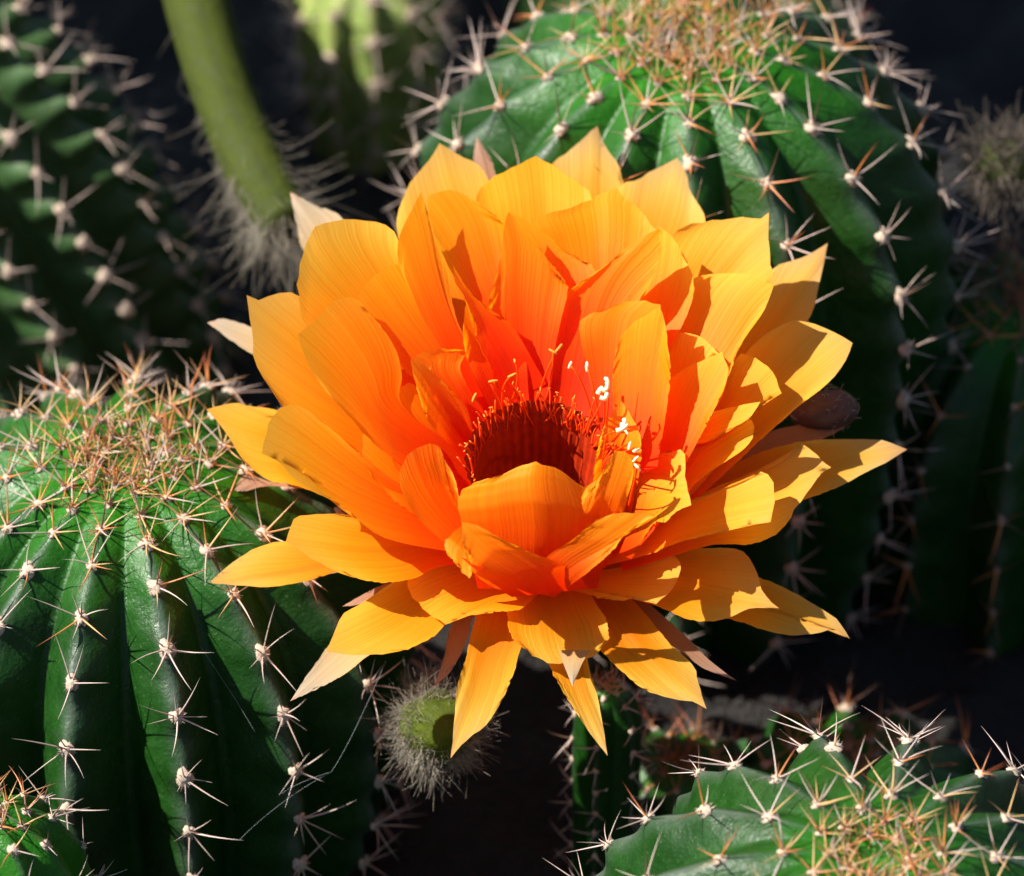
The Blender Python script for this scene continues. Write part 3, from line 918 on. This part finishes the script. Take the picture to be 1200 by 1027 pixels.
# hanging green tube of a spent flower with a woolly end
th = empty('spent_flower_tube', at(335, 275, -640))
tag(th, 'limp yellow-green flower tube hanging down to a woolly grey end', 'flower tube')
tb = np.array(th.location)
_, pth, prr = green_tube('tube', [(214, -60, -900), (235, 20, -860), (262, 110, -790), (298, 195, -720), (338, 268, -650)], [44, 44, 42, 42, 36], th, tb, M_TUBE, 0.3)
rw = np.random.default_rng(4)
roots, dirs, lens = [], [], []
for _ in range(1300):
    i = 39 - int(abs(rw.normal(0, 9)))
    i = max(3, i)
    d = rw.normal(0, 1, 3); d /= np.linalg.norm(d)
    roots.append(pth[i] + tb + d * prr[i] * 0.95)
    dirs.append(d + np.array([0.2, -0.2, -1.2])); lens.append(S * rw.uniform(14, 44) * (1 if i > 28 else 0.5))
fibres('wool', roots, dirs, lens, th, tb, M_GREYWOOL, 0.5, 0.5, 5, 0.3)

fluffy_bud('woolly_bud', 'round green bud in a ring of grey wool, under the long drooping petal', 'bud',
           at(512, 852, -190), 46, 52, F_ + np.array([0.25, 0, 0.1]), M_TUBE, M_GREYWOOL, 1900, 24, 31, 0.16, 0.4, 0.8)
fluffy_bud('dry_woolly_bud', 'dried grey-brown woolly bud on the shaded flank of the large cactus', 'bud',
           at(1178, 195, -640), 40, 48, np.array([0.5, -0.6, 0.4]), M_TUBE, M_DARKWOOL, 900, 34, 32, 0.0, 0.9, 0.0)
M_BUDSKIN = simple('brown_bud_skin', (0.075, 0.036, 0.030), 0.6, 0.1, 0.4, 500)
fluffy_bud('brown_bud', 'smooth brown bud tip in shade behind a dull purple sepal', 'bud',
           at(966, 482, -200), 26, 42, R_ + 0.1 * U_, M_BUDSKIN, M_GREYWOOL, 60, 10, 33, 0.0)

# neighbours
make_cactus('columnar_cactus', 'thin upright green cactus stem with crossing pale spines, beside a drooping petal tip', 'cactus',
            at(712, 860, -330), 44, 80, 560, 6, phase=0.2, depth=0.25, spacing=38, spine_len=38, seed=14, max_spines=120, pad=4, nspine=3)
make_cactus('cactus_pup', 'bright young cactus offset with fine straw spines at the foot of the left cactus', 'cactus',
            at(5, 1070, -20), 110, 165, 260, 9, phase=0.3, depth=0.22, spacing=62, spine_len=40, seed=15, max_spines=200, pad=5.5, young_at=1.5, tan_until=0.5, nspine=4)
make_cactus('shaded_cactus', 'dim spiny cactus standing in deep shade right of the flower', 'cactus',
            at(1190, 520, -900), 250, 260, 420, 13, phase=0.2, depth=0.24, spacing=80, spine_len=70, seed=16, max_spines=300, pad=4.5, nspine=5, kinds=['dark', 'russet', 'dark'])  # darker spine colours paint in the deep shade
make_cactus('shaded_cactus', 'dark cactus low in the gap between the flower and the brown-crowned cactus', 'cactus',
            at(985, 1020, -620), 230, 190, 170, 13, phase=0.1, depth=0.24, spacing=90, spine_len=66, seed=17, max_spines=250, nspine=4, kinds=['dark', 'russet'])  # dark spine colours stand in for the dim light in the gap
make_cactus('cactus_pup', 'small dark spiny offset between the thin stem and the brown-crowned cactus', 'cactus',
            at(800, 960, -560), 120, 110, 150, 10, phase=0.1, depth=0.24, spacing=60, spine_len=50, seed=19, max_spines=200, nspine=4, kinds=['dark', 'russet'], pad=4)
make_cactus('pale_cactus', 'blurred pale yellow-green cactus top far behind the flower', 'cactus',
            at(432, 15, -1600), 115, 100, 250, 11, phase=0.2, depth=0.16, spacing=70, spine_len=60, seed=18, max_spines=150, mat=M_CACTUS_PALE)
# unseen cacti, added to keep the soil at the back in shade
for k, (x, y, r, h, lab) in enumerate([(-0.135, 0.20, 0.040, 0.12, 'unseen stout ribbed cactus added to shade the soil behind the knobbly leaning one'),
                                  (-0.22, 0.280, 0.048, 0.32, 'unseen tall ribbed column cactus added at the back left to shade the soil'),
                                  (0.035, 0.255, 0.048, 0.30, 'unseen tall ribbed column cactus added to shade the soil behind the large straw-crowned cactus'),
                                  (0.045, 0.170, 0.028, 0.075, 'short ribbed cactus hidden behind the large straw-crowned cactus, added to shade the soil')]):
    make_cactus('added_shade_cactus', lab, 'cactus', np.array([x, y, h - 0.04]), r / S, 0.04 / S, (h - 0.04) / S, 9, depth=0.2, seed=40 + k, mat=M_CACTUS_FAR, spacing=150, facing=-1.2)

# cobweb threads slung between the spines of the left cactus
cw = empty('cobweb', at(430, 880, -150))
tag(cw, 'few fine grey cobweb threads slung across the spines below the petals', 'cobweb')
cb = np.array(cw.location)
M_WEB = simple('cobweb_silk', (0.22, 0.25, 0.27), 0.5, 0.2)
for (a, b, c) in [((452, 775, -150), (412, 870, -130), (388, 905, -120)), ((388, 905, -120), (330, 935, -120), (280, 985, -110)), 
                  ((330, 930, -115), (352, 915, -115), (388, 905, -120)), ((225, 745, -110), (265, 800, -110), (300, 860, -110))]:
    P = [at(*q) for q in (a, b, c)]
    v, f = tube_geo([(1 - t) ** 2 * P[0] + 2 * t * (1 - t) * P[1] + t * t * P[2] - cb for t in np.linspace(0, 1, 16)], [0.18 * S] * 16, 4)
    o = link('thread', mesh_from('thread', v, f), None, M_WEB); o.parent = cw
